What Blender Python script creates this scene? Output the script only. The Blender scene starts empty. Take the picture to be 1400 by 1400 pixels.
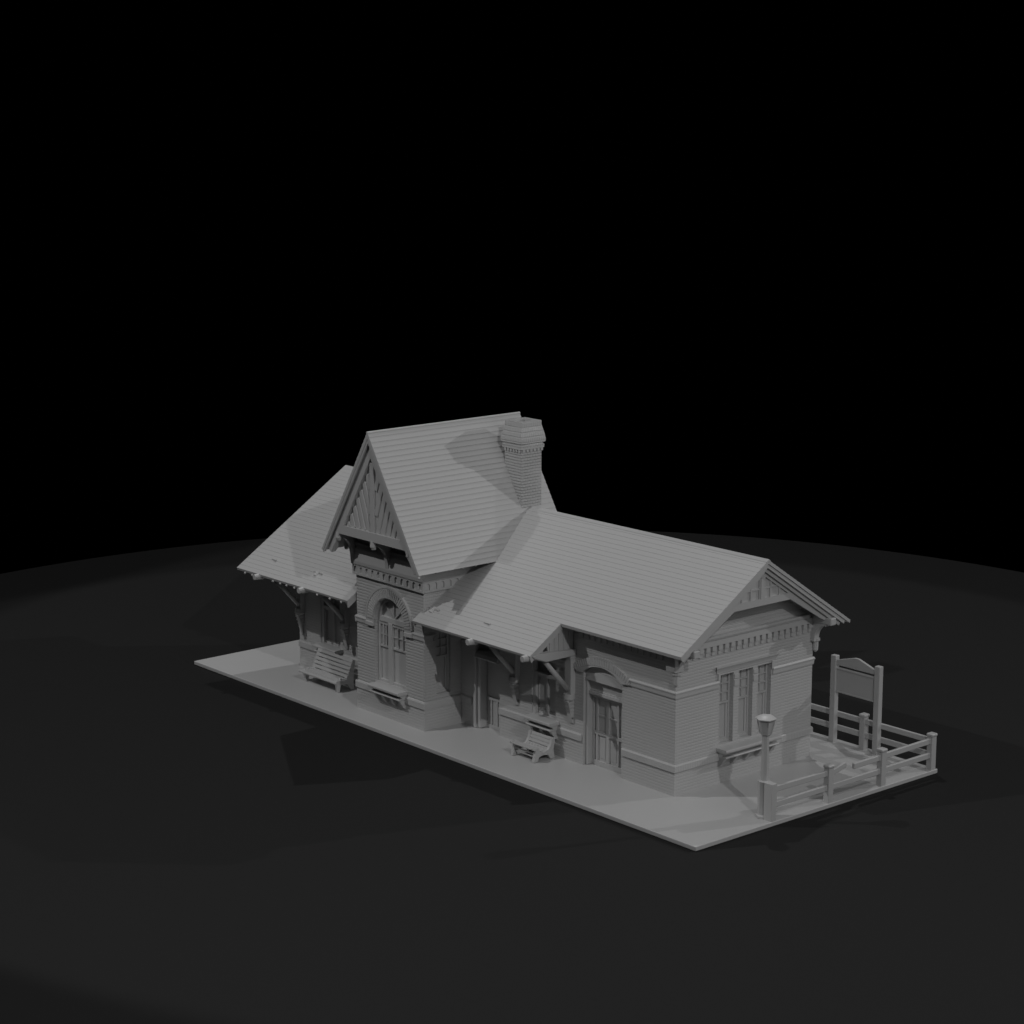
import bpy, bmesh, math, random
from mathutils import Vector, Matrix
from math import sin, cos, pi, radians, hypot, sqrt
random.seed(7)
sc = bpy.context.scene
COL = sc.collection

# ------------------------------------------------------------------ materials
def new_mat(name, col, rough):
    m = bpy.data.materials.new(name); m.use_nodes = True
    nt = m.node_tree; b = nt.nodes['Principled BSDF']
    b.inputs['Base Color'].default_value = (col, col, col, 1)
    b.inputs['Roughness'].default_value = rough
    return m, nt, b

def noise_bump(nt, b, scale, strength, dist):
    tc = nt.nodes.new('ShaderNodeTexCoord'); n = nt.nodes.new('ShaderNodeTexNoise')
    n.inputs['Scale'].default_value = scale; n.inputs['Detail'].default_value = 4
    bp = nt.nodes.new('ShaderNodeBump'); bp.inputs['Strength'].default_value = strength
    bp.inputs['Distance'].default_value = dist
    nt.links.new(tc.outputs['Object'], n.inputs['Vector'])
    nt.links.new(n.outputs['Fac'], bp.inputs['Height'])
    nt.links.new(bp.outputs['Normal'], b.inputs['Normal'])

ALB = 0.46
ROUGH = 0.42
CLAY, nt, b = new_mat('grey_resin', ALB, ROUGH); noise_bump(nt, b, 5.0, 0.10, 0.02)
ROOFM, nt, b = new_mat('grey_shingle', ALB, ROUGH); noise_bump(nt, b, 1.6, 0.10, 0.05)
GROUND, nt, b = new_mat('dark_turntable', 0.0115, 0.85); noise_bump(nt, b, 0.5, 0.03, 0.05)
b.inputs['Specular IOR Level'].default_value = 0.15

def brick_mat(name, row, width, joint, strength, mortar=0.014):
    m, nt, b = new_mat(name, ALB, ROUGH)
    N = nt.nodes; L = nt.links
    tc = N.new('ShaderNodeTexCoord'); sp = N.new('ShaderNodeSeparateXYZ')
    L.new(tc.outputs['Object'], sp.inputs[0])
    nz = N.new('ShaderNodeTexNoise'); nz.inputs['Scale'].default_value = 1.7; nz.inputs['Detail'].default_value = 3
    L.new(tc.outputs['Object'], nz.inputs['Vector'])
    ad = N.new('ShaderNodeMath'); ad.operation = 'ADD'
    L.new(sp.outputs['X'], ad.inputs[0]); L.new(sp.outputs['Y'], ad.inputs[1])
    wv = N.new('ShaderNodeMath'); wv.operation = 'MULTIPLY_ADD'; wv.inputs[1].default_value = 0.05
    L.new(nz.outputs['Fac'], wv.inputs[0]); L.new(sp.outputs['Z'], wv.inputs[2])
    cb = N.new('ShaderNodeCombineXYZ'); L.new(ad.outputs[0], cb.inputs['X']); L.new(wv.outputs[0], cb.inputs['Y'])
    br = N.new('ShaderNodeTexBrick'); br.inputs['Scale'].default_value = 1
    br.inputs['Brick Width'].default_value = width; br.inputs['Row Height'].default_value = row
    br.inputs['Mortar Size'].default_value = mortar; br.inputs['Mortar Smooth'].default_value = 0.9
    br.inputs['Color1'].default_value = (1, 1, 1, 1); br.inputs['Color2'].default_value = (.72, .72, .72, 1)
    br.inputs['Mortar'].default_value = (0.35, .35, .35, 1)
    L.new(cb.outputs[0], br.inputs['Vector'])
    # course grooves
    md = N.new('ShaderNodeMath'); md.operation = 'DIVIDE'; md.inputs[1].default_value = row
    L.new(wv.outputs[0], md.inputs[0])
    fr = N.new('ShaderNodeMath'); fr.operation = 'FRACT'; L.new(md.outputs[0], fr.inputs[0])
    pp = N.new('ShaderNodeMath'); pp.operation = 'PINGPONG'; pp.inputs[1].default_value = 0.5
    L.new(fr.outputs[0], pp.inputs[0])
    sm = N.new('ShaderNodeMapRange'); sm.inputs['From Min'].default_value = 0.0; sm.inputs['From Max'].default_value = 0.22
    sm.interpolation_type = 'SMOOTHSTEP'; L.new(pp.outputs[0], sm.inputs['Value'])
    mx = N.new('ShaderNodeMath'); mx.operation = 'MULTIPLY_ADD'; mx.inputs[1].default_value = joint
    L.new(br.outputs['Color'], mx.inputs[0]); L.new(sm.outputs[0], mx.inputs[2])
    # patches where the relief is stronger or weaker
    n2 = N.new('ShaderNodeTexNoise'); n2.inputs['Scale'].default_value = 0.55; n2.inputs['Detail'].default_value = 2
    L.new(tc.outputs['Object'], n2.inputs['Vector'])
    mr = N.new('ShaderNodeMapRange'); mr.inputs['From Min'].default_value = .35; mr.inputs['From Max'].default_value = .65
    mr.inputs['To Min'].default_value = .45; mr.inputs['To Max'].default_value = 1.15
    L.new(n2.outputs['Fac'], mr.inputs['Value'])
    h = N.new('ShaderNodeMath'); h.operation = 'MULTIPLY'
    L.new(mx.outputs[0], h.inputs[0]); L.new(mr.outputs[0], h.inputs[1])
    bp = N.new('ShaderNodeBump'); bp.inputs['Strength'].default_value = strength; bp.inputs['Distance'].default_value = 0.02
    L.new(h.outputs[0], bp.inputs['Height']); L.new(bp.outputs['Normal'], b.inputs['Normal'])
    return m
BRICK = brick_mat('grey_brick_relief', 0.112, 0.235, 0.9, 0.38)
TBRICK = brick_mat('grey_tower_brick', 0.118, 0.20, 1.2, 0.62, 0.02)
SOLDIER = brick_mat('grey_soldier_course', 0.40, 0.085, 0.9, 0.7)
CHIMB = brick_mat('grey_chimney_brick', 0.115, 0.17, 2.0, 1.0, 0.028)
CAPM = brick_mat('grey_chimney_cap', 0.19, 0.095, 2.0, 0.6, 0.02)
CAPM.node_tree.nodes['Principled BSDF'].inputs['Roughness'].default_value = 0.28

# ------------------------------------------------------------------ helpers
OFFS = {}
def tag(o, label=None, cat=None, group=None, kind=None):
    if label: o['label'] = label
    if cat: o['category'] = cat
    if group: o['group'] = group
    if kind: o['kind'] = kind
def thing(name, loc, label, cat, group=None):
    o = bpy.data.objects.new(name, None); COL.objects.link(o)
    o.location = loc; o.empty_display_size = .3; OFFS[o.name] = Vector(loc)
    tag(o, label, cat, group); return o

class MB:
    def __init__(s): s.bm = bmesh.new()
    def box(s, x0, x1, y0, y1, z0, z1):
        v = [s.bm.verts.new((x, y, z)) for x in (x0, x1) for y in (y0, y1) for z in (z0, z1)]
        for f in ((0,1,3,2),(4,6,7,5),(0,4,5,1),(2,3,7,6),(0,2,6,4),(1,5,7,3)): s.bm.faces.new([v[i] for i in f])
        return s
    def prism(s, ax, pts, a, b):
        def P(p, t):
            return {'x': (t, p[0], p[1]), 'y': (p[0], t, p[1]), 'z': (p[0], p[1], t)}[ax]
        A = [s.bm.verts.new(P(p, a)) for p in pts]; B = [s.bm.verts.new(P(p, b)) for p in pts]
        n = len(pts)
        s.bm.faces.new(A); s.bm.faces.new(B[::-1])
        for i in range(n): s.bm.faces.new((A[i], A[(i+1) % n], B[(i+1) % n], B[i]))
        return s
    def loft(s, rings, caps=True):
        R = [[s.bm.verts.new(p) for p in r] for r in rings]; n = len(R[0])
        for a, b in zip(R, R[1:]):
            for i in range(n): s.bm.faces.new((a[i], a[(i+1) % n], b[(i+1) % n], b[i]))
        if caps: s.bm.faces.new(R[0][::-1]); s.bm.faces.new(R[-1])
        return s
    def tube(s, p, q, r, r2=None, seg=12):
        p = Vector(p); q = Vector(q); d = (q-p).normalized(); r2 = r if r2 is None else r2
        a = d.orthogonal().normalized(); b_ = d.cross(a)
        ring = lambda c, rr: [c + a*rr*cos(2*pi*i/seg) + b_*rr*sin(2*pi*i/seg) for i in range(seg)]
        return s.loft([ring(p, r), ring(q, r2)])
    def lathe(s, cx, cy, prof, seg=16, rot=0):
        return s.loft([[(cx + r*cos(rot+2*pi*i/seg), cy + r*sin(rot+2*pi*i/seg), z) for i in range(seg)] for r, z in prof])
    def obox(s, p, q, up, w, h):
        """bar from p to q, w across, h along up"""
        p = Vector(p); q = Vector(q); d = (q-p).normalized(); u = Vector(up); u = (u - d*u.dot(d)).normalized(); c = d.cross(u)
        f = lambda o: [o + c*w/2 + u*h/2, o - c*w/2 + u*h/2, o - c*w/2 - u*h/2, o + c*w/2 - u*h/2]
        return s.loft([f(p), f(q)])
    def plate(s, ax, outer, holes, a, b):
        """flat plate with holes, between a and b on axis ax ('x': pts are (y,z); 'y': pts are (x,z))"""
        cu = bpy.data.curves.new('tmp', 'CURVE'); cu.dimensions = '2D'; cu.fill_mode = 'BOTH'; cu.extrude = abs(b-a)/2
        for pl in [outer] + holes:
            sp = cu.splines.new('POLY'); sp.points.add(len(pl)-1); sp.use_cyclic_u = True
            for k, p in enumerate(pl): sp.points[k].co = (p[0], p[1], 0, 1)
        ob = bpy.data.objects.new('tmp', cu); COL.objects.link(ob)
        me = ob.to_mesh()
        m = (a+b)/2
        for v in me.vertices:
            x, y, z = v.co
            v.co = (m + z, x, y) if ax == 'x' else (x, m + z, y)
        s.bm.from_mesh(me); ob.to_mesh_clear()
        bmesh.ops.remove_doubles(s.bm, verts=s.bm.verts[:], dist=1e-5)
        bpy.data.objects.remove(ob); bpy.data.curves.remove(cu)
        return s
    def build(s, name, mat, parent=None, bevel=0, smooth=False, seg=2, merge=False):
        if merge: bmesh.ops.remove_doubles(s.bm, verts=s.bm.verts[:], dist=1e-4)
        bmesh.ops.recalc_face_normals(s.bm, faces=s.bm.faces[:])
        me = bpy.data.meshes.new(name)
        top = parent
        while top is not None and top.parent is not None: top = top.parent
        if top is not None: bmesh.ops.translate(s.bm, verts=s.bm.verts[:], vec=-OFFS[top.name])
        s.bm.to_mesh(me); s.bm.free(); me.materials.append(mat)
        o = bpy.data.objects.new(name, me); COL.objects.link(o)
        if parent is not None: o.parent = parent
        for p in me.polygons: p.use_smooth = bool(smooth)
        if bevel:
            md = o.modifiers.new('bevel', 'BEVEL'); md.width = bevel; md.segments = seg; md.limit_method = 'ANGLE'; md.angle_limit = radians(35)
            for p in me.polygons: p.use_smooth = True
            md.harden_normals = True
        return o

def arc(cx, cz, r, a0, a1, n, rz=None):
    rz = r if rz is None else rz
    return [(cx + r*cos(radians(a0+(a1-a0)*i/n)), cz + rz*sin(radians(a0+(a1-a0)*i/n))) for i in range(n+1)]

ZT = 0.165      # top of the base plate
# ------------------------------------------------------------------ ground and base plate
g = MB(); CX, CY = -15.5, 5.7
seg = 180
rr = [0.5, 12, 22, 28, 29.6]
def ring(r, z): return [(CX + r*cos(2*pi*i/seg), CY + r*sin(2*pi*i/seg), z) for i in range(seg)]
g.loft([ring(r, 0) for r in rr] + [ring(35.7, 0), ring(35.8, -.1), ring(35.8, -6.2)])
ground = g.build('ground', GROUND)
tag(ground, 'dark round turntable the model station stands on', 'ground', kind='structure')
for p in ground.data.polygons:
    if len(p.vertices) > 4: p.use_smooth = False

base = MB().box(-30, 0, 0, 12.4, 0.0, ZT).build('platform', CLAY, bevel=0.03, seg=2)
tag(base, 'grey rectangular base plate under the station, bench and fence', 'platform', kind='structure')

# ------------------------------------------------------------------ the station
ST = thing('station_building', (-15.2, 6.5, ZT), 'grey brick railway station with steep front tower gable and tall chimney', 'station')
X0, X1, Y0, Y1 = -26.4, -4.0, 3.0, 10.0
RY, RZ, SL = 6.5, 8.22, 0.647
def roofz(y): return RZ - SL*abs(RY-y)

# openings in the front wall : x0,x1,z0,z1
seg_arch = [(-8.68, ZT), (-6.66, ZT), (-6.66, 3.69)] + arc(-7.67, 2.37, 1.66, 52.6, 127.4, 12)[1:-1] + [(-8.68, 3.69)]
mid_door = [(-14.78, ZT), (-13.35, ZT), (-13.35, 3.9), (-14.78, 3.9)]
mid_win = [(-11.5, 1.5), (-10.18, 1.5), (-10.18, 3.9), (-11.5, 3.9)]
left_win = [(-24.85, 1.5), (-23.5, 1.5), (-23.5, 3.9), (-24.85, 3.9)]
w = MB()
# front wall built from pieces either side of door openings so the openings reach the plinth foot
def wallrect(m, x0, x1, z0, z1): m.box(x0, x1, Y0, Y0+.45, z0, z1)
wallrect(w, X0, -24.85, 0.1, 5.75); wallrect(w, -24.85, -23.5, 0.1, 1.5); wallrect(w, -24.85, -23.5, 3.9, 5.75)
wallrect(w, -23.5, -14.85, 0.1, 5.75); wallrect(w, -14.85, -13.35, 3.9, 5.75)
wallrect(w, -13.35, -11.5, 0.1, 5.75); wallrect(w, -11.5, -10.18, 0.1, 1.5); wallrect(w, -11.5, -10.18, 3.9, 5.75)
wallrect(w, -10.18, -8.68, 0.1, 5.75); wallrect(w, -6.66, X1-.45, 0.1, 5.75)
top = [(-6.66, 5.75), (-6.66, 3.69)] + arc(-7.67, 2.37, 1.66, 52.6, 127.4, 14)[1:-1] + [(-8.68, 3.69), (-8.68, 5.75)]
w.prism('y', top, Y0, Y0+.45)
w.build('wall', BRICK, ST)
# end wall with gable and three windows
ew = MB()
gab = [(Y0, 0.1), (Y1, 0.1), (Y1, roofz(Y1)-.12), (RY, RZ-.14), (Y0, roofz(Y0)-.12)]
WINS = [(5.16, 5.87), (6.14, 6.85), (7.11, 7.80)]
ew.plate('x', gab, [[(a, 1.58), (b_, 1.58), (b_, 4.12), (a, 4.12)] for a, b_ in WINS], X1-.45, X1)
ew.build('wall', BRICK, ST)
MB().box(X0, X1-.45, Y1-.45, Y1, 0.1, 5.8).build('wall', BRICK, ST)
MB().plate('x', [(Y0+.45, 0.1), (Y1-.45, 0.1), (Y1-.45, roofz(Y1-.45)-.12), (RY, RZ-.14), (Y0+.45, roofz(Y0+.45)-.12)], [], X0, X0+.45).build('wall', BRICK, ST)
# dark interior floor/backing is simply the closed rooms behind the panes

# plinth band, string course
STR = [(-.1, 0), (.45, 0), (.6, .15), (.65, .45), (.75, .6), (1, .68), (1, .8), (.55, 1), (-.1, 1)]
def wrap_band(name, mat, z0, z1, pr, fronts, ends, prof):
    for a, b_ in fronts[:-1]: MB().prism('x', [(Y0 - q*pr, z0 + t*(z1-z0)) for q, t in prof], a, b_).build(name, mat, ST)
    m = MB()
    a, b_ = fronts[-1]; m.prism('x', [(Y0 - q*pr, z0 + t*(z1-z0)) for q, t in prof], a, b_)
    a, b_ = ends[0]; m.prism('y', [(X1 + q*pr, z0 + t*(z1-z0)) for q, t in prof], a, b_)
    r = prof
    A = [(X1-.02, Y0 - q*pr, z0 + t*(z1-z0)) for q, t in r]
    C_ = [(X1 + q*pr, Y0 - q*pr, z0 + t*(z1-z0)) for q, t in r]
    B_ = [(X1 + q*pr, Y0+.02, z0 + t*(z1-z0)) for q, t in r]
    m.loft([A, C_, B_])
    if len(ends) > 1: m.build(name, mat, ST); m = MB(); a, b_ = ends[1]; m.prism('y', [(X1 + q*pr, z0 + t*(z1-z0)) for q, t in prof], a, b_)
    A = [(X1 + q*pr, Y1-.02, z0 + t*(z1-z0)) for q, t in r]
    C_ = [(X1 + q*pr, Y1 + q*pr, z0 + t*(z1-z0)) for q, t in r]
    B_ = [(X1-.3, Y1 + q*pr, z0 + t*(z1-z0)) for q, t in r]
    m.loft([A, C_, B_])
    m.build(name, mat, ST)
FL = [(X0, -19.9), (-15.6, -14.95), (-13.35, -8.75), (-6.62, X1-.02)]
PL = [(-.2, 0), (1, 0), (1, .8), (.6, 1), (-.2, 1)]
wrap_band('plinth_band', SOLDIER, 1.04, 1.31, .065, FL, [(Y0+.02, Y1-.02)], PL)
wrap_band('string_course', CLAY, 3.67, 3.95, .075, [(X0, -19.9), (-15.6, -9.0), (-6.26, X1-.02)], [(Y0+.02, 5.1), (7.86, Y1-.02)], STR)
# dentil rows
dn = MB()
y = Y0+.12
while y < Y1-.1:
    dn.box(X1-.02, X1+.10, y, y+.19, 5.09, 5.27); dn.box(X1-.02, X1+.055, y+.02, y+.17, 4.93, 5.09); y += .312
dn.box(X1-.02, X1+.11, Y0-.08, Y1+.02, 5.27, 5.47)
dn.prism('y', [(X1-.02, 5.48), (X1+.13, 5.48), (X1+.17, 5.56), (X1+.17, 5.63), (X1-.02, 5.63)], Y0+.35, Y1-.35)
x = X1-.3
while x > -8.9:
    dn.box(x-.19, x, Y0-.10, Y0+.02, 5.09, 5.27); dn.box(x-.17, x-.02, Y0-.055, Y0+.02, 4.93, 5.09); x -= .312
dn.box(-9.2, X1+.02, Y0-.11, Y0+.02, 5.27, 5.45)
dn.build('dentil_course', CLAY, ST)

# arch over the end door
ar = MB()
o = [(-6.24, 3.72)] + arc(-7.67, 2.34, 2.05, 46, 134, 16)[0:] + [(-9.1, 3.72)]
inn = [(-8.68, 3.66)] + arc(-7.67, 2.37, 1.66, 127.4, 52.6, 14)[1:-1] + [(-6.66, 3.66)]
ar.prism('y', [(-6.24, 3.82)] + arc(-7.67, 2.34, 2.05, 47, 133, 16) + [(-9.1, 3.82), (-9.1, 3.70)] + inn + [(-6.24, 3.70)], Y0-.09, Y0+.02)
AD = ar.build('door_arch', CLAY, ST)
m = MB()
for k in range(25):
    a = radians(128.5 - k*77/24)
    m.obox((-7.67+2.12*cos(a)*1.0, Y0-.09, 2.36+1.72*sin(a)), (-7.67+2.30*cos(a)*1.0, Y0-.09, 2.34+2.0*sin(a)), (0, 1, 0), .07, .03)
m.build('voussoirs', CLAY, AD)

# ------------------------------------------------------------------ windows and doors
def sash_window(ax, u0, u1, z0, z1, rail, face, cols, rows, name='window', trans=None, sgn=-1):
    """ax 'y': window in wall facing -y, glass plane y=face ; ax 'x': wall facing +x, plane x=face"""
    def bx(m, a0, a1, b0, b1, d0, d1):
        # d: distance outward from the glass plane
        if ax == 'y': m.box(a0, a1, face-d1, face-d0, b0, b1)
        else: m.box(face+d0, face+d1, a0, a1, b0, b1)
    f = MB(); t = .07
    bx(f, u0, u0+t, z0, z1, -.02, .09); bx(f, u1-t, u1, z0, z1, -.02, .09)
    bx(f, u0+t, u1-t, z1-t, z1, -.02, .085); bx(f, u0+t, u1-t, z0, z0+.09, -.02, .085)
    fr = f.build(name, CLAY, ST, bevel=.008)
    p = MB(); bx(p, u0+.01, u1-.01, z0+.01, z1-.01, -.06, .0); p.build('pane', CLAY, fr)
    m = MB()
    bx(m, u0+t, u1-t, rail-.03, rail+.04, .0, .08)
    topz = (trans if trans else z1) - t
    for k in range(1, cols):
        u = u0+t + (u1-u0-2*t)*k/cols; bx(m, u-.022, u+.022, rail+.04, topz, .0, .07)
    for k in range(1, rows):
        z = rail+.04 + (topz-rail-.04)*k/rows; bx(m, u0+t, u1-t, z-.02, z+.02, .0, .065)
    m.build('glazing_bars', CLAY, fr)
    m = MB()
    bx(m, u0+t, u0+t+.09, z0+.09, rail-.03, .0, .05); bx(m, u1-t-.09, u1-t, z0+.09, rail-.03, .0, .05); bx(m, u0+t+.09, u1-t-.09, z0+.09, z0+.16, .0, .05)
    m.build('lower_sash', CLAY, fr)
    return fr
for a, b_ in WINS: sash_window('x', a, b_, 1.58, 4.12, 3.03, X1-.27, 2, 3)
# jamb blocks on brick piers between the three lights
for yc in (6.005, 6.98):
    MB().box(X1-.02, X1+.03, yc-.11, yc+.11, 3.88, 4.04).build('pier_block', CLAY, ST, bevel=.01)
    MB().box(X1-.02, X1+.035, yc-.12, yc+.12, 3.60, 3.83).build('pier_block', CLAY, ST, bevel=.01)
hd = MB()
hp = [(-.02, 4.20), (.03, 4.20), (.045, 4.27), (.08, 4.35), (.13, 4.42), (.13, 4.45), (-.02, 4.45)]
hd.loft([[(X1+q, 5.0 - max(q, 0)*.9, z) for q, z in hp], [(X1+q, 7.98 + max(q, 0)*.9, z) for q, z in hp]])
hd.box(X1-.02, X1+.05, 5.05, 5.16, 3.96, 4.2); hd.box(X1-.02, X1+.05, 7.8, 7.9, 3.9, 4.2)
hd.build('window_hood', CLAY, ST)

def shelf(ax, u0, u1, wall, out, z1=1.5):
    m = MB()
    d = out
    def pr(pts, a, b_):
        if ax == 'y': m.prism('x', [(wall-q, z) for q, z in pts], a, b_)
        else: m.prism('y', [(wall+q, z) for q, z in pts], a, b_)
    pr([(-.02, z1-.13), (d-.04, z1-.13), (d, z1-.09), (d, z1-.03), (d-.04, z1), (-.02, z1)], u0, u1)
    pr([(-.02, z1-.20), (d-.17, z1-.20), (d-.16, z1-.17), (d-.12, z1-.13), (-.02, z1-.13)], u0+.06, u1-.06)
    pr([(-.02, z1-.27), (d-.24, z1-.27), (d-.24, z1-.24), (d-.20, z1-.20), (-.02, z1-.20)], u0+.05, u1-.05)
    pr([(-.02, z1-.33), (d-.08, z1-.33), (d-.06, z1-.30), (d-.08, z1-.265), (-.02, z1-.265)], u0+.05, u1-.05)
    o = m.build('sill', CLAY, ST)
    n = max(3, int(round((u1-u0)/.75))+1)
    for k in range(n):
        u = u0+.16 + (u1-u0-.32)*k/(n-1); m = MB()
        pts = [(-.02, z1-.34), (d-.16, z1-.34), (.12, z1-.66), (-.02, z1-.72)]
        if ax == 'y': m.prism('x', [(wall-q, z) for q, z in pts], u-.07, u+.07)
        else: m.prism('y', [(wall+q, z) for q, z in pts], u-.07, u+.07)
        m.build('sill_bracket', CLAY, o)
    return o
shelf('x', 5.05, 7.9, X1, .5)
shelf('y', -11.42, -9.98, Y0, .5)
shelf('y', -24.95, -23.3, Y0, .42)
# bay windows of the front wall (in the shade of the awnings)
for a, b_ in ((-11.5, -10.18), (-24.85, -23.5)):
    f = sash_window('y', a, b_, 1.5, 3.9, 2.95, Y0+.25, 2, 1)
    MB().box(a+.08, b_-.04, Y0+.02, Y0+.17, 3.0, 3.12).build('transom', CLAY, f)
    MB().box((a+b_)/2-.03, (a+b_)/2+.05, Y0+.16, Y0+.25, 1.6, 2.92).build('mullion', CLAY, f)
    MB().box(a+.0, a+.16, Y0+.04, Y0+.16, 1.5, 3.9).build('jamb', CLAY, f)

# end door
D = MB()
D.box(-8.68, -6.66, 3.40, 3.46, .1, 4.1); D.box(-8.6, -6.66, 3.24, 3.42, 3.03, 3.9)
D.box(-8.6, -6.66, 3.33, 3.41, ZT, .36); D.box(-8.6, -6.66, 3.33, 3.41, 1.34, 1.46); D.box(-8.6, -6.66, 3.33, 3.41, 2.70, 2.86)
for a, b_ in ((-8.6, -8.47), (-8.36, -8.27), (-7.83, -7.68), (-7.26, -7.16), (-6.8, -6.66)):
    D.box(a, b_, 3.33, 3.41, .36, 1.34); D.box(a, b_, 3.33, 3.41, 1.46, 2.70)
D.box(-8.27, -7.83, 3.36, 3.41, 2.03, 2.10); D.box(-7.68, -7.26, 3.36, 3.41, 2.03, 2.10)
for a, b_ in ((-8.2, -7.9), (-7.61, -7.33)): D.box(a, b_, 3.385, 3.41, .46, 1.24)
dr = D.build('door', CLAY, ST, bevel=.012)
t = MB(); t.box(-8.68, -6.66, 3.14, 3.42, 2.86, 2.98); t.box(-8.68, -6.66, 3.2, 3.42, 2.98, 3.03)
xx = -8.6
while xx < -6.7: t.box(xx, xx+.06, 3.22, 3.34, 2.80, 2.86); xx += .13
t.build('transom', CLAY, dr, bevel=.01)
MB().box(-8.68, -8.56, 3.10, 3.42, ZT, 3.6).build('door_frame', CLAY, dr, bevel=.04)
tp = MB()
tp.prism('y', [(-6.66, 3.44), (-6.66, 3.66)] + arc(-7.67, 2.37, 1.63, 52.6, 127.4, 12)[1:-1] + [(-8.68, 3.66), (-8.68, 3.44)], 3.10, 3.2)
tp.prism('y', [(-6.66, 3.40)] + arc(-7.67, 2.12, 1.66, 52.6, 127.4, 12)[0:] + [(-8.68, 3.40)], 3.06, 3.12)
tp.build('arch_panel', CLAY, dr)
# the shaded door next to the tower
D = MB()
D.box(-14.85, -13.35, 3.38, 3.45, .1, 3.9)
D.box(-14.6, -14.5, 3.32, 3.39, ZT, 2.9); D.box(-13.45, -13.35, 3.32, 3.39, ZT, 2.9)
D.box(-14.28, -14.2, 3.34, 3.39, .3, 1.3); D.box(-13.95, -13.87, 3.34, 3.39, .3, 1.3)
D.box(-14.5, -13.45, 3.335, 3.39, 1.3, 1.42); D.box(-14.5, -13.45, 3.335, 3.39, ZT, .32)
dr = D.build('door', CLAY, ST, bevel=.01)
MB().box(-14.85, -14.68, 2.93, 3.4, ZT, 3.9).build('door_frame', CLAY, dr, bevel=.03)
MB().box(-14.68, -14.5, 3.0, 3.4, ZT, 3.0).build('door_post', CLAY, dr, bevel=.05)
MB().prism('x', [(3.4, 2.98), (2.88, 2.98), (2.84, 3.04), (2.9, 3.16), (3.05, 3.22), (3.4, 3.22)], -14.68, -13.36).build('transom', CLAY, dr)

# ------------------------------------------------------------------ roofs
def saw(p0, p1, n, step, nrm):
    """sawtooth points from ridge p0 to eave p1, offset outward along nrm"""
    pts = []
    for k in range(n):
        a = Vector(p0).lerp(Vector(p1), k/n); b_ = Vector(p0).lerp(Vector(p1), (k+1)/n)
        pts.append(tuple(a - nrm*step*0.25)); pts.append(tuple(b_ + nrm*step*0.75))
    return pts
NF, NE, NX = 23, 31, 8
EY = 2.27
ext_y = RY - (RY-EY)*NE/NF
nf = Vector((-SL, 1)).normalized(); nb = Vector((SL, 1)).normalized()
TH = .09
def main_profile():
    f = saw((RY, RZ), (EY, roofz(EY)), NF, .0075, nf)
    BY = 10.92
    bk = saw((RY, RZ), (BY, roofz(BY)), NF+1, .009, nb)
    poly = f[::-1] + bk[1:]
    poly += [(BY-.02, roofz(BY)-TH-.02), (RY, RZ-TH-.04), (EY+.02, roofz(EY)-TH-.02)]
    return poly
rf = MB()
rf.prism('x', main_profile(), -27.72, -3.05)
e0, e1 = (EY, roofz(EY)), (ext_y, roofz(ext_y))
ep = saw(e0, e1, NX, .0075, nf)
lip = [(ext_y, roofz(ext_y)), (ext_y+.03, roofz(ext_y)-TH), (EY, roofz(EY)-TH-.01)]
rf.prism('x', ep + lip, -27.72, -19.97); rf.prism('x', ep + lip, -15.86, -9.1)
rf.prism('x', [(RY-.11, RZ-.055), (RY, RZ+.035), (RY+.11, RZ-.055)], -15.0, -3.04)
ROOF = rf.build('roof', ROOFM, ST)
# barge boards on the near gable and on the awning ends
def rake(m, x0, x1, ya, yb, d0, d1, cut=True):
    """board following the front slope between ya<yb, from d0 to d1 below the roof line"""
    k = sqrt(1+SL*SL)
    m.prism('x', [(ya, roofz(ya)-d0*k), (yb, roofz(yb)-d0*k), (yb, roofz(yb)-d1*k), (ya + (.05 if cut else 0), roofz(ya)-d1*k)], x0, x1)
def rake2(m, x0, x1, ye, d0, d1):
    k = sqrt(1+SL*SL); f = lambda y: roofz(y)
    yr = 2*RY-ye
    m.prism('x', [(ye, f(ye)-d0*k), (RY, RZ-d0*k), (yr, f(yr)-d0*k), (yr-.05, f(yr)-d1*k+.02), (RY, RZ-d1*k), (ye+.05, f(ye)-d1*k+.02)], x0, x1)
m = MB(); rake2(m, -3.15, -3.085, EY+.07, .125, .235); rake2(m, -3.25, -3.185, EY+.22, .265, .37)
m.build('barge_board', CLAY, ROOF)
m = MB(); rake2(m, -27.7, -27.6, EY+.06, .10, .25); m.build('barge_board', CLAY, ROOF)
m = MB(); rake(m, -9.2, -9.12, ext_y+.03, 2.6, .10, .24); rake(m, -9.27, -9.2, ext_y+.12, 2.6, .12, .30)
m.build('barge_board', CLAY, ROOF)
m = MB(); rake(m, -20.06, -19.99, ext_y+.03, 2.6, .09, .26); m.build('barge_board', CLAY, ROOF)
m = MB(); rake(m, -15.84, -15.78, ext_y+.03, 1.15, .09, .2); m.build('barge_board', CLAY, ROOF)
# small cleats poking through the shingles over the brackets
for cx, cy, big in ((-26.05, 1.55, 0), (-22.95, 1.55, 1), (-15.35, 1.45, 1), (-12.3, 1.5, 0)):
    k_ = 1.0 if big else .6
    m = MB().obox((cx-.30*k_, cy+.02, roofz(cy)+.0), (cx+.34*k_, cy-.03, roofz(cy)+.02), (0, 0, 1), .05, .07)
    if big: m.tube((cx-.01, cy-.12, roofz(cy-.12)-.03), (cx+.01, cy+.03, roofz(cy)+.05), .11, .07, seg=9)
    m.build('roof_cleat', CLAY, ROOF)

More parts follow.
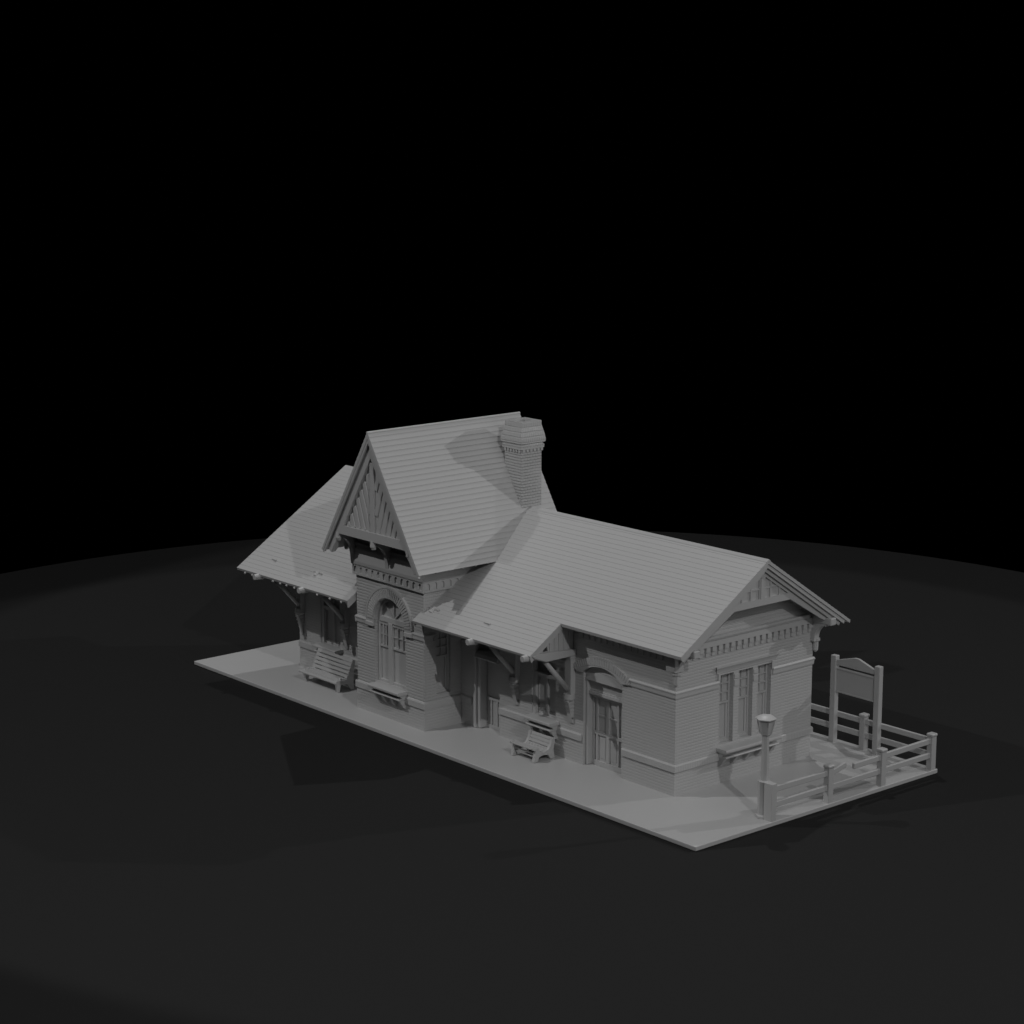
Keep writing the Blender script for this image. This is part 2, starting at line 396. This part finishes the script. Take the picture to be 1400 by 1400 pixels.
# chimney
cm = MB()
cx0, cx1, cy0, cy1 = -16.66, -15.66, 6.08, 7.12
prof = [(0, 7.4), (0, 10.46), (.05, 10.50), (.08, 10.58), (.08, 10.63), (.04, 10.65), (.04, 10.69), (.115, 10.73), (.12, 10.84), (.09, 11.02), (.05, 11.20), (.015, 11.33), (.0, 11.42), (.0, 11.56)]
cm.loft([[(cx0-p, cy0-p, z), (cx1+p, cy0-p, z), (cx1+p, cy1+p, z), (cx0-p, cy1+p, z)] for p, z in prof] +
        [[(cx0+q, cy0+q, z), (cx1-q, cy0+q, z), (cx1-q, cy1-q, z), (cx0+q, cy1-q, z)] for q, z in ((.22, 11.56), (.22, 11.0))])
CH = cm.build('chimney', CHIMB, ROOF, bevel=.025)
CH.data.materials.append(CAPM)
for p_ in CH.data.polygons:
    if p_.center.z + ZT > 10.56: p_.material_index = 1
m = MB()
for k in range(6):
    xx = cx0 + .04 + k*.165; m.box(xx, xx+.09, cy0-.05, cy0+.01, 10.38, 10.5)
    yy = cy0 + .04 + k*.185; m.box(cx1-.01, cx1+.05, yy, yy+.1, 10.38, 10.5)
m.box(cx0-.07, cx1+.07, cy0-.07, cy1+.07, 10.5, 10.56)
m.build('chimney_corbel', CLAY, ROOF)

# tower roof
TX, TZ, TH2, TE = -17.72, 11.56, 3.07, 6.56
TS = (TZ-TE)/TH2
tr = MB(); n1 = Vector((TS, 1)).normalized(); n2 = Vector((-TS, 1)).normalized()
R_ = saw((TX, TZ), (TX+TH2, TE), 27, .015, n1); L_ = saw((TX, TZ), (TX-TH2, TE), 27, .018, n2)
tr.prism('y', L_[::-1] + R_[1:] + [(TX+TH2-.09, TE-.03), (TX, TZ-.24), (TX-TH2+.09, TE-.03)], .2, 7.75)
tr.tube((TX, .19, TZ-.03), (TX, 7.76, TZ-.03), .055, seg=8)
TR_ = tr.build('tower_roof', ROOFM, ST)
def trz(x): return TZ - TS*abs(x-TX)
# barge board
kk = sqrt(1+TS*TS)
def tri(d, hw, z=None):  # half triangle edge at perpendicular depth d
    return TZ - d*kk
m = MB()
def trake(m, y0, y1, d0, d1, hw):
    m.prism('y', [(TX-hw, trz(TX-hw)-d0*kk), (TX, TZ-d0*kk), (TX+hw, trz(TX+hw)-d0*kk), (TX+hw-.1, trz(TX+hw-.1)-d1*kk+.1), (TX, TZ-d1*kk), (TX-hw+.1, trz(TX-hw+.1)-d1*kk+.1)], y0, y1)
trake(m, .22, .30, .10, .22, TH2-.05)
m.build('barge_board', CLAY, TR_)
# gable frame with sunburst boards
gp = MB()
d0, d1 = .2, .52
a_in = 7.68
def xin(z, d): return (TZ - d*kk - z)/TS
outer = [(TX, TZ-d0*kk), (TX+xin(6.62, d0), 6.62), (TX+xin(6.62, d0)-.2, 6.50), (TX+xin(6.62, .42), 6.62), (TX+xin(7.33, .46), 7.33),
         (TX-xin(7.33, .46), 7.33), (TX-xin(6.62, .42), 6.62), (TX-xin(6.62, d0)+.2, 6.50), (TX-xin(6.62, d0), 6.62)]
hole = [(TX, TZ-d1*kk), (TX+xin(a_in, d1), a_in), (TX-xin(a_in, d1), a_in)]
gp.plate('y', outer, [hole], .33, .47)
GP = gp.build('gable_frame', CLAY, ST)
MB().plate('y', [(TX, TZ-.3*kk), (TX+xin(7.4, .3), 7.4), (TX-xin(7.4, .3), 7.4)], [], .455, .53).build('gable_panel', CLAY, ST)
apex = TZ-d1*kk
MB().box(TX-.13, TX+.13, .37, .46, a_in-.02, apex-.2).build('sunburst_board', CLAY, ST, bevel=.02)
for s_ in (-1, 1):
    for k_ in range(-3, 5):
        xb = .26 + k_*.325; tilt = .34
        lo = a_in - .02
        if xb < .16: lo = a_in + (.16 - xb)/tilt          # starts at the centre post
        h = (xin(a_in, d1) - xb - .05) / (tilt + 1/TS)
        if a_in + h - lo < .15: continue
        p0 = Vector((TX+s_*(xb+tilt*(lo-a_in)), .46, lo)); p1 = Vector((TX+s_*(xb+tilt*h), .46, a_in+h))
        MB().obox(p0, p1, (0, 1, 0), .245, .10).build('sunburst_board', CLAY, ST, bevel=.045)
# curved brackets under the gable
for bx_ in (-19.95, TX, -15.5):
    pts = [(1.25, 7.38), (.5, 7.38), (.5, 7.12)] + [(.55+.5*sin(radians(a)), 6.15+.95*cos(radians(a))) for a in range(5, 90, 12)] + [(1.07, 6.2), (1.25, 6.2)]
    m = MB().prism('x', pts, bx_-.1, bx_+.1)
    br = m.build('gable_bracket', CLAY, ST)
    MB().tube((bx_, .44, 7.36), (bx_, .44, 7.12), .13, .15, seg=10).tube((bx_, .44, 7.12), (bx_, .44, 7.02), .11, .09, seg=10).build('pendant', CLAY, br, smooth=False)
# tower body
TXL, TXR, TYF = -19.88, -15.65, 1.2
tw = MB()
ac, az, ri, ro = -17.76, 3.98, .98, 1.42
hole = [(-18.74, 1.5), (-16.78, 1.5)] + arc(ac, az, ri, 0, 180, 24)
tw.plate('y', [(TXL, 0.1), (TXR, 0.1), (TXR, 6.0), (TXL, 6.0)], [hole], TYF, TYF+.3)
tw.plate('x', [(TYF+.3, 0.1), (3.0, 0.1), (3.0, 6.0), (TYF+.3, 6.0)], [[(1.79, 1.5), (2.48, 1.5), (2.48, 4.0), (1.79, 4.0)]], TXR-.3, TXR)
tw.box(TXL, TXL+.3, TYF+.3, 3.0, 0.1, 6.0)
tw.build('tower_wall', TBRICK, ST)
MB().box(TXL+.02, TXR-.02, 3.0, 7.1, 5.0, 6.6).build('tower_wall', BRICK, ST)
MB().box(TXL, TXR, TYF+.02, 7.1, 6.05, 7.5).box(TXL+.4, TXR-.4, 1.3, 7.1, 7.3, 8.3).build('tower_wall', CLAY, ST)
MB().prism('y', [(TX-2.45, 7.2), (TX+2.45, 7.2), (TX, 11.0)], 1.22, 1.35).build('tower_wall', BRICK, ST)
MB().prism('y', [(TX-2.9, 6.6), (TX+2.9, 6.6), (TX, 11.2)], 7.1, 7.3).build('tower_gable_wall', BRICK, ST)
# arch ring
m = MB()
m.prism('y', arc(ac, az, ro, 0, 180, 32) + [(ac-ro, az-.13), (ac-ri-.0, az-.13)] + arc(ac, az, ri, 180, 0, 28) + [(ac+ri, az-.13), (ac+ro, az-.13)], TYF-.07, TYF+.02)
m.prism('y', arc(ac, az, ro+.05, 0, 180, 32) + arc(ac, az, ro-.03, 180, 0, 28), TYF-.09, TYF-.0)
AR = m.build('window_arch', CLAY, ST)
m = MB()
for k in range(34):
    a = radians(3 + k*174/33)
    p = lambda r: (ac + r*cos(a), TYF-.072, az + r*sin(a))
    m.obox(p(ri+.03), p(ro-.06), (0, 1, 0), .068, .05)
m.build('voussoirs', CLAY, AR)
# impost string and plinth of the tower
def tower_band(name, z0, z1, pr, prof, fr, sd, mat):
    m = MB()
    if len(fr) > 1:
        a, b_ = fr[0]; MB().prism('x', [(TYF - q*pr, z0 + t*(z1-z0)) for q, t in prof], a, b_).prism('y', [(TXL - q*pr, z0 + t*(z1-z0)) for q, t in prof], TYF - pr*.8, 3.0).build(name, mat, ST)
    a, b_ = fr[-1]; m.prism('x', [(TYF - q*pr, z0 + t*(z1-z0)) for q, t in prof], a, b_)
    for a, b_ in sd: m.prism('y', [(TXR + q*pr, z0 + t*(z1-z0)) for q, t in prof], a, b_)
    A = [(TXR-.02, TYF - q*pr, z0 + t*(z1-z0)) for q, t in prof]
    C_ = [(TXR + q*pr, TYF - q*pr, z0 + t*(z1-z0)) for q, t in prof]
    B_ = [(TXR + q*pr, TYF+.02, z0 + t*(z1-z0)) for q, t in prof]
    m.loft([A, C_, B_])
    if len(fr) == 1: m.prism('y', [(TXL - q*pr, z0 + t*(z1-z0)) for q, t in prof], TYF - pr*.8, 3.0)
    return m.build(name, mat, ST)
tower_band('string_course', 3.68, 3.95, .075, STR, [(TXL-.05, ac-ro), (ac+ro, TXR-.02)], [(TYF+.02, 1.75)], CLAY)
tower_band('plinth_band', 1.02, 1.30, .075, PL, [(TXL-.07, TXR-.02)], [(TYF+.02, 3.0)], CLAY)
MB().box(TXL-.02, TXR+.03, TYF-.03, 2.98, .1, 1.02).build('plinth', BRICK, ST)
MB().box(ac-ro-.02, ac-ri-.0, TYF-.11, TYF+.02, 3.70, 3.86).build('impost_block', CLAY, ST, bevel=.01)
MB().box(ac+ri, ac+ro+.02, TYF-.11, TYF+.02, 3.70, 3.86).build('impost_block', CLAY, ST, bevel=.01)
MB().box(TXR-.02, TXR+.10, 1.62, 1.79, 3.66, 3.8).build('impost_block', CLAY, ST, bevel=.01)
# arcade of small blind arches
def arcade(ax, u0, u1, p, proud, n):
    m = MB(); holes = []
    st = (u1-u0)/n
    for k in range(n):
        c = u0 + st*(k+.5); holes.append([(c-.095, 5.67), (c+.095, 5.67)] + arc(c, 5.84, .095, 0, 180, 8))
    m.plate(ax, [(u0, 5.59), (u1, 5.59), (u1, 5.985), (u0, 5.985)], holes, p, p+proud)
    return m
arcade('y', TXL-.11, TXR+.11, TYF-.11, .055, 12).build('blind_arcade', CLAY, ST)
arcade('x', TYF-.05, 5.0, TXR+.055, .055, 11).build('blind_arcade', CLAY, ST)
arcade('x', TYF-.05, 5.0, TXL-.11, .055, 11).build('blind_arcade', CLAY, ST)
MB().box(TXL-.056, TXR+.056, TYF-.056, 5.0, 5.595, 5.985).build('cornice_backing', CLAY, ST)
# coved cornice above it
cp = [(-.3, 5.99), (.13, 5.99), (.15, 6.03), (.155, 6.15), (.14, 6.22), (.10, 6.42), (.07, 6.60), (.07, 6.66), (.02, 6.64), (.02, 6.72), (.08, 6.74), (.08, 6.86), (.0, 6.90), (-.3, 6.90)]
m = MB()
m.loft([[(TXL-max(q, 0), TYF+5.0, z) for q, z in cp], [(TXL-max(q, -.3), TYF-q, z) for q, z in cp], [(TXR+max(q, -.3), TYF-q, z) for q, z in cp], [(TXR+max(q, 0), TYF+5.0, z) for q, z in cp]])
m.build('cornice', CLAY, ST)
m = MB()
for s in (-1, 1):
    yy = .6
    while yy < 4.6:
        xw = TXR+.05 if s > 0 else TXL-.05; xe = TX + s*(TH2-.16)
        MB().prism('y', [(xw, trz(xw)-.3), (xe, 6.62), (xe-.02*s, 6.48), (xe-.14*s, 6.46), (xe-.3*s, 6.62), (xw, trz(xw)-.62)], yy-.05, yy+.05).build('rafter_tail', CLAY, TR_)
        yy += .62
m.bm.free()
# big arched window of the tower
WG = TYF+.25
m = MB()
m.box(-18.74, -18.62, WG-.1, WG+.02, 1.5, 3.98); m.box(-16.9, -16.78, WG-.1, WG+.02, 1.5, 3.98)
m.box(-18.62, -16.9, WG-.1, WG+.02, 3.92, 4.14); m.box(-18.06, -17.82, WG-.12, WG+.02, 1.5, 3.92)
m.box(-18.62, -16.9, WG-.08, WG+.02, 1.5, 1.6)
m.prism('y', arc(ac, az, ri, 0, 180, 24) + arc(ac, az, ri-.12, 180, 0, 24), WG-.1, WG+.02)
WF = m.build('window', CLAY, ST, bevel=.012)
MB().box(-18.75, -16.77, WG, WG+.05, 1.45, 5.0).build('pane', CLAY, WF)
m = MB()
for a0, a1 in ((-18.62, -18.06), (-17.82, -16.9)):
    m.box(a0, a1, WG-.06, WG+.01, 2.9, 2.98); m.box(a0, a1, WG-.04, WG+.01, 3.37, 3.41); m.box(a0, a1, WG-.06, WG+.01, 3.80, 3.92)
    for k in (1, 2): u = a0 + (a1-a0)*k/3; m.box(u-.025, u+.025, WG-.06, WG+.01, 2.98, 3.80)
for a in (48, 90, 132):
    m.obox((ac, WG-.02, 4.1), (ac+.9*cos(radians(a)), WG-.02, az+.9*sin(radians(a))), (0, 1, 0), .055, .08)
m.build('glazing_bars', CLAY, WF)
sash_window('x', 1.79, 2.48, 1.5, 4.0, 2.92, TXR-.2, 2, 3)
shelf('y', -18.62, -16.70, TYF, .48, z1=1.5)

# ------------------------------------------------------------------ awning brackets
def awning_bracket(x, end=False):
    m = MB()
    m.box(x-.18, x+.18, 2.78, 3.02, 2.72, 4.22)
    post = m.build('bracket', CLAY, ST, bevel=.03)
    MB().tube((x, 2.86, 2.74), (x, 2.86, 2.56), .20, .22, seg=14).tube((x, 2.86, 2.56), (x, 2.86, 2.48), .22, .15, seg=14).build('bracket_foot', CLAY, post, smooth=False)
    c = MB(); zz = 2.5
    prof = [(2.66, 2.5), (2.72, 2.42), (2.78, 2.25), (2.84, 2.0), (2.9, 1.78), (2.94, 1.62), (3.02, 1.58), (3.02, 2.5)]
    c.prism('x', prof, x-.10, x+.10)
    for k in range(5):
        z = 2.42 - k*.15; d = .28 - k*.045; c.box(x-.14+.01*k, x+.14-.01*k, 3.0-d, 3.0, z-.05, z+.02)
    c.build('corbel', CLAY, post, bevel=.01)
    MB().tube((x, 2.8, 2.92), (x, 1.62, 4.2), .095, seg=14).build('strut', CLAY, post, smooth=True)
    ch = MB()
    top_ = [(1.0, 4.47), (1.6, 4.47), (2.3, 4.44), (3.0, 4.42)]
    bot = [(3.0, 4.2), (2.5, 4.2), (2.0, 4.21), (1.75, 4.19), (1.55, 4.18), (1.35, 4.24), (1.0, 4.36)]
    ch.prism('x', top_ + bot, x-.1, x+.1)
    ch.build('beam', CLAY, post, bevel=.02)
    MB().tube((x, .60, 4.42), (x, 1.05, 4.42), .12, .15, seg=10).build('beam_end', CLAY, post, bevel=.02)
    MB().box(x-.2, x+.2, 2.74, 3.0, 4.08, 4.19).build('bracket_cap', CLAY, post, bevel=.02)
    return post
P4 = [awning_bracket(x) for x in (-26.15, -23.0, -12.35, -9.3)]
# boarded truss closing the near awning end
m = MB()
outl = [(2.98, 4.42), (2.98, roofz(2.98)-.2), (2.3, roofz(2.3)-.2), (1.15, roofz(1.15)-.2), (1.1, 4.45)]
hl = [(1.52, 4.53), (1.76, 4.53)] + [(1.76-.02*k, 4.53+.075*k) for k in range(1, 4)] + [(1.56, 4.76), (1.53, 4.72)]
m.plate('x', outl, [hl], -9.28, -9.22)
for y_ in (1.42, 1.84, 2.06, 2.28, 2.5, 2.74):
    m.box(-9.24, -9.19, y_-.02, y_+.02, 4.44, roofz(y_)-.32)
m.build('gable_boards', CLAY, P4[3])
MB().prism('x', [(.98, 4.42), (.9, 4.50), (1.25, 4.54), (1.85, 4.50), (3.0, 4.42), (3.0, 4.2), (2.3, 4.2), (1.8, 4.2), (1.55, 4.2)], -9.2, -9.06).build('bottom_chord', CLAY, P4[3], bevel=.015)
m = MB()
for xx in (-27.15, -26.63, -25.12, -24.6, -24.15, -23.6, -22.03, -21.17, -20.42, -15.41, -14.95, -14.5, -13.98, -13.4, -12.95, -11.74, -11.24, -10.75, -10.2):
    dy_ = 0 if xx < -20 else .10
    MB().tube((xx, ext_y+dy_, roofz(ext_y+dy_)-.15), (xx, 3.0, roofz(3.0)-.19), .045, seg=8).build('rafter_tail', CLAY, ROOF)

# ------------------------------------------------------------------ near gable truss
gx0, gx1 = -3.36, -3.28
m = MB()
k = sqrt(1+SL*SL)
zi = 6.80
def yin(z, d): return (RZ - d*k - z)/SL
dI = .48
outer = [(RY, RZ-.30*k), (RY+yin(5.66, .24), 5.66), (RY+yin(5.66, .24)-.1, 5.50), (RY+yin(5.66, .24)-.3, 5.52), (RY+yin(6.58, .60), 6.56), (RY-yin(6.58, .60), 6.56),
         (RY-yin(5.66, .24)+.3, 5.52), (RY-yin(5.66, .24)+.1, 5.50), (RY-yin(5.66, .24), 5.66)]
hl = [(RY-.1, RZ-dI*k-.07), (RY-.1, zi), (RY-yin(zi, dI), zi)]
hr = [(RY+.1, RZ-dI*k-.07), (RY+.1, zi), (RY+yin(zi, dI), zi)]
m.plate('x', outer, [hl, hr], gx0, gx1)
GT = m.build('gable_frame', CLAY, ST)
MB().plate('x', [(RY, RZ-.35*k), (RY+yin(6.7, .35), 6.7), (RY-yin(6.7, .35), 6.7)], [], gx0-.06, gx0+.005).build('gable_panel', CLAY, ST)
m = MB()
for y_ in (5.48, 5.93, 6.37, 6.93, 7.38, 7.80):
    zt = RZ - dI*k - SL*abs(y_-RY)
    if zt > zi: m.box(gx0-.01, gx0+.05, y_-.035, y_+.035, zi-.02, zt+.04)
for s in (-1, 1):
    m.box(gx0-.01, gx0+.045, min(RY+s*.1, RY+s*1.0), max(RY+s*.1, RY+s*1.0), 7.13, 7.19)
    pts = arc(RY + s*.1, 7.13, .8, 0 if s > 0 else 180, 90, 8, rz=.42)
    for p, q in zip(pts, pts[1:]): m.obox((gx0+.015, p[0], p[1]), (gx0+.015, q[0], q[1]), (1, 0, 0), .05, .07)
m.build('gable_batten', CLAY, ST)
# beams and corner brackets carrying the gable
for yb in (3.02, 9.98):
    bm = MB().box(-4.3, -3.02, yb-.15, yb+.15, 5.30, 5.58).build('purlin', CLAY, ST, bevel=.05, seg=3)
    pts = [(-4.02, 5.3), (-3.3, 5.3), (-3.3, 5.22)] + [(-3.25-.56*sin(radians(a)), 4.66+.6*cos(radians(a))) for a in range(10, 91, 16)] + [(-3.81, 4.56), (-4.02, 4.56)]
    m = MB().prism('y', pts, yb-.13, yb+.13)
    if yb < 5: m.prism('z', [(-4.25, 2.74), (-3.80, 2.74), (-3.74, 3.1), (-4.25, 3.1)], 4.68, 5.3)
    br = m.build('corner_bracket', CLAY, ST, bevel=.02)
    yc = 2.93 if yb < 5 else 10.07
    MB().lathe(-3.93, yc, [(.03, 4.14), (.10, 4.22), (.11, 4.52), (.17, 4.58), (.17, 4.66)], seg=8, rot=pi/8).build('pendant', CLAY, br)

# ------------------------------------------------------------------ benches
BE = thing('park_bench', (-23.1, 2.1, ZT), 'long slatted bench with tall leaning back at the left wing', 'bench', 'benches on the platform')
def ends(profile, xs, wd, parent, name):
    for x_ in xs: MB().prism('x', profile, x_-wd/2, x_+wd/2).build(name, CLAY, parent, bevel=.02)
p1 = [(1.76, ZT), (1.86, ZT), (1.93, .46), (2.25, .44), (2.42, ZT), (2.58, ZT), (2.55, .6), (2.66, 1.36), (2.56, 1.42), (2.40, 1.05), (2.30, .80), (2.18, .70), (1.98, .70), (1.93, .76), (1.86, .70), (1.72, .70), (1.66, .64), (1.64, .54), (1.70, .48)]
ends(p1, (-24.28, -22.08), .13, BE, 'end_frame')
st = MB()
for k in range(6):
    y_ = 1.70 + k*.095; z_ = [.64, .655, .645, .635, .635, .655][k]; st.obox((-24.5, y_, z_), (-21.96, y_, z_), (0, 0, 1), .09, .05)
st.tube((-24.55, 1.67, .59), (-21.97, 1.67, .59), .065, seg=10)
st.build('seat', CLAY, BE, bevel=.012)
bk = MB()
for k in range(5):
    t_ = k/4; y_ = 2.26 + .26*t_; z_ = .76 + .60*t_; bk.obox((-24.42, y_, z_), (-22.0, y_, z_), (0, .4, 1), .05, .135)
bk.build('backrest', CLAY, BE, bevel=.012)

BF = thing('park_bench', (-10.6, 2.2, ZT), 'short low bench with solid curved ends below the middle sill', 'bench', 'benches on the platform')
p2 = [(1.74, ZT), (1.93, ZT), (2.03, .34), (2.22, .38), (2.45, .34), (2.56, ZT), (2.78, ZT), (2.72, .5), (2.80, .93), (2.62, .95), (2.57, .72), (2.46, .56), (2.25, .48), (2.08, .52), (1.98, .70), (1.70, .72), (1.70, .66), (1.84, .60)]
ends(p2, (-11.2, -10.02), .13, BF, 'end_frame')
st = MB(); st.box(-11.27, -9.96, 1.70, 1.96, .655, .705)
for y_, z_ in ((2.0, .56), (2.10, .52), (2.20, .50), (2.30, .50), (2.40, .52), (2.50, .56)): st.obox((-11.15, y_, z_), (-10.05, y_, z_), (0, 0, 1), .108, .05)
st.box(-11.15, -10.05, 1.86, 1.90, .44, .50); st.box(-11.15, -10.05, 1.88, 1.92, .32, .37)
st.build('seat', CLAY, BF, bevel=.01)
bk = MB()
for k in range(3): bk.obox((-11.15, 2.58+.055*k, .655+.115*k), (-10.05, 2.58+.055*k, .655+.115*k), (0, .4, 1), .05, .12)
bk.build('backrest', CLAY, BF, bevel=.01)

# ------------------------------------------------------------------ lamp post
LX, LY = -.56, 3.83
LPo = thing('street_lamp', (LX, LY, ZT), 'lamp post with six sided lantern beside the fence end', 'street lamp')
MB().lathe(LX, LY, [(.30, ZT), (.30, .24), (.23, .28), (.23, 1.40), (.25, 1.44), (.2, 1.47)], seg=6, rot=pi/6).build('pedestal', CLAY, LPo, bevel=.01)
MB().lathe(LX, LY, [(.15, 1.45), (.14, 2.2), (.125, 3.06)], seg=8, rot=pi/8).build('pole', CLAY, LPo)
LN = MB().lathe(LX, LY, [(.13, 3.02), (.18, 3.07), (.22, 3.20), (.28, 3.52), (.29, 3.57)], seg=6, rot=pi/6).build('lantern', CLAY, LPo)
m = MB()
for i in range(6):
    a = pi/6 + i*pi/3
    m.tube((LX+.19*cos(a), LY+.19*sin(a), 3.08), (LX+.295*cos(a), LY+.295*sin(a), 3.55), .022, seg=6)
m.lathe(LX, LY, [(.18, 3.07), (.20, 3.1), (.18, 3.13)], seg=6, rot=pi/6)
m.build('lantern_bars', CLAY, LN)
MB().lathe(LX, LY, [(.30, 3.56), (.36, 3.59), (.37, 3.63), (.24, 3.71), (.08, 3.74)], seg=6, rot=pi/6).build('lamp_cap', CLAY, LPo, bevel=.015)

# ------------------------------------------------------------------ fence
FE = thing('fence', (-.1, 12.2, ZT), 'low two rail post fence round the near end with broken top rail', 'fence')
MB().box(-.38, -.02, 3.61, 3.87, ZT-.02, 1.47).build('post', CLAY, FE, bevel=.015)
def post(x_, y_):
    p = MB().box(x_-.12, x_+.12, y_-.13, y_+.13, ZT-.02, 1.42).build('post', CLAY, FE, bevel=.02)
    MB().box(x_-.15, x_+.15, y_-.16, y_+.16, 1.40, 1.52).build('post_cap', CLAY, p, bevel=.05, seg=3)
FX, FY = -.15, 12.2
for y_ in (6.62, 9.42, 12.18): post(FX, y_)
for x_ in (-3.32, -6.45, -9.6): post(x_, FY)
def rail(p, q):
    MB().obox(p, q, (0, 0, 1), .12, .21).build('rail', CLAY, FE, bevel=.03)
for a, b_ in ((3.8, 6.55), (6.7, 9.35), (9.5, 12.1)):
    rail((FX, a, .70), (FX, b_, .70))
rail((FX, 3.8, 1.25), (FX, 6.55, 1.22)); rail((FX-.02, 6.7, 1.18), (FX-.08, 7.56, 1.30)); rail((FX+.02, 7.86, 1.20), (FX, 9.35, 1.20)); rail((FX, 9.5, 1.22), (FX, 12.1, 1.24))
for a, b_ in ((-9.6, -6.52), (-6.38, -3.4), (-3.25, -.3)):
    rail((a, FY, .70), (b_, FY, .70)); rail((a, FY, 1.23), (b_, FY, 1.23))

# ------------------------------------------------------------------ sign
SG = thing('notice_sign', (-3.78, 12.05, ZT), 'blank notice board with pointed top between two square posts', 'sign')
for x_ in (-4.88, -2.78):
    MB().box(x_-.125, x_+.125, 11.93, 12.15, ZT-.02, 3.52).build('post', CLAY, SG, bevel=.025)
bd = MB().box(-4.76, -2.9, 12.0, 12.08, 2.16, 3.04).build('board', CLAY, SG, bevel=.01)
m = MB().box(-4.76, -2.9, 11.975, 12.10, 2.13, 2.19).box(-4.76, -2.9, 11.975, 12.10, 3.01, 3.07); m.build('board_rim', CLAY, bd, bevel=.012)
MB().prism('y', [(-4.76, 3.17), (-2.9, 3.17), (-2.9, 3.33), (-3.72, 3.60), (-3.9, 3.60), (-4.76, 3.36)], 11.98, 12.10).build('pediment', CLAY, SG, bevel=.02)
SG.location.x += .21

# ------------------------------------------------------------------ lights
CONE = dict(A=37, B=40, C=40, D=34)
def lamp(name, loc, power, size):
    l = bpy.data.lights.new(name, 'SPOT'); aim = Vector((-15.5, 5.7, 0)) - Vector(loc); l.spot_size = 2*math.atan(CONE[name[-1]]/aim.length); l.spot_blend = .10; l.energy = power; l.shadow_soft_size = size; l.color = (1, 1, 1)
    l.use_nodes = True; nt = l.node_tree; em = [n for n in nt.nodes if n.type == 'EMISSION'][0]
    fo = nt.nodes.new('ShaderNodeLightFalloff')          # studio lamps so far off that their light hardly weakens across the model
    fo.inputs['Strength'].default_value = 1.0 / (Vector(loc) - Vector((-15.5, 5.7, 3))).length_squared
    nt.links.new(fo.outputs['Constant'], em.inputs['Strength'])
    o = bpy.data.objects.new(name, l); COL.objects.link(o); o.location = loc; o.rotation_euler = aim.to_track_quat('-Z', 'Y').to_euler(); return o
LI = dict(A=((-27.7, -24.3, 35.0), 1.0, .2), B=((52.2, -22.0, 48.1), 1.0, .35), C=((29.4, 82.9, 35.9), 1.0, .35), D=((-35.1, 29.2, 65.4), 1.0, .35))
POW = dict(A=18600, B=45000, C=66000, D=28500)
for k_, (loc, _, s_) in LI.items(): lamp('studio_lamp_' + k_, loc, POW[k_], s_)

sl = bpy.data.lights.new('ambient_fill_E', 'AREA'); sl.shape = 'DISK'; sl.size = 190; sl.energy = 22500  # added wide area lamp overhead, stands in for soft ambient light
so = bpy.data.objects.new('ambient_fill_E', sl); COL.objects.link(so); so.location = (-6, -24, 85)
so.rotation_euler = (0, 0, 0)

sf = bpy.data.lights.new('side_fill_F', 'AREA'); sf.shape = 'DISK'; sf.size = 70; sf.energy = 8200  # added area lamp out of view, brightens the end wall and other right-hand faces
so = bpy.data.objects.new('side_fill_F', sf); COL.objects.link(so); so.location = (78, 12, 34)
so.rotation_euler = (Vector((-15.5, 5.7, 3)) - so.location).to_track_quat('-Z', 'Y').to_euler()

# ------------------------------------------------------------------ world, camera, view
wd = bpy.data.worlds.new('World'); sc.world = wd; wd.use_nodes = True
wd.node_tree.nodes['Background'].inputs[0].default_value = (0, 0, 0, 1); wd.node_tree.nodes['Background'].inputs[1].default_value = 0
cd = bpy.data.cameras.new('camera'); cam = bpy.data.objects.new('camera', cd); COL.objects.link(cam)
F = Vector((-0.74373378, 0.63855248, -0.19776449)); R = Vector((0.65141828, 0.75871881, 0)); U = R.cross(F)
M = Matrix(((R.x, U.x, -F.x, 46.7689725), (R.y, U.y, -F.y, -48.0033891), (R.z, U.z, -F.z, 24.7124592), (0, 0, 0, 1)))
cam.matrix_world = M
cd.sensor_width = 36; cd.lens = 2963.717/1400*36; cd.clip_start = 1; cd.clip_end = 500
sc.camera = cam
sc.view_settings.view_transform = 'Standard'; sc.view_settings.look = 'None'
sc.view_settings.exposure = 0; sc.view_settings.gamma = 1
sc.render.engine = 'CYCLES'; sc.cycles.use_light_tree = False
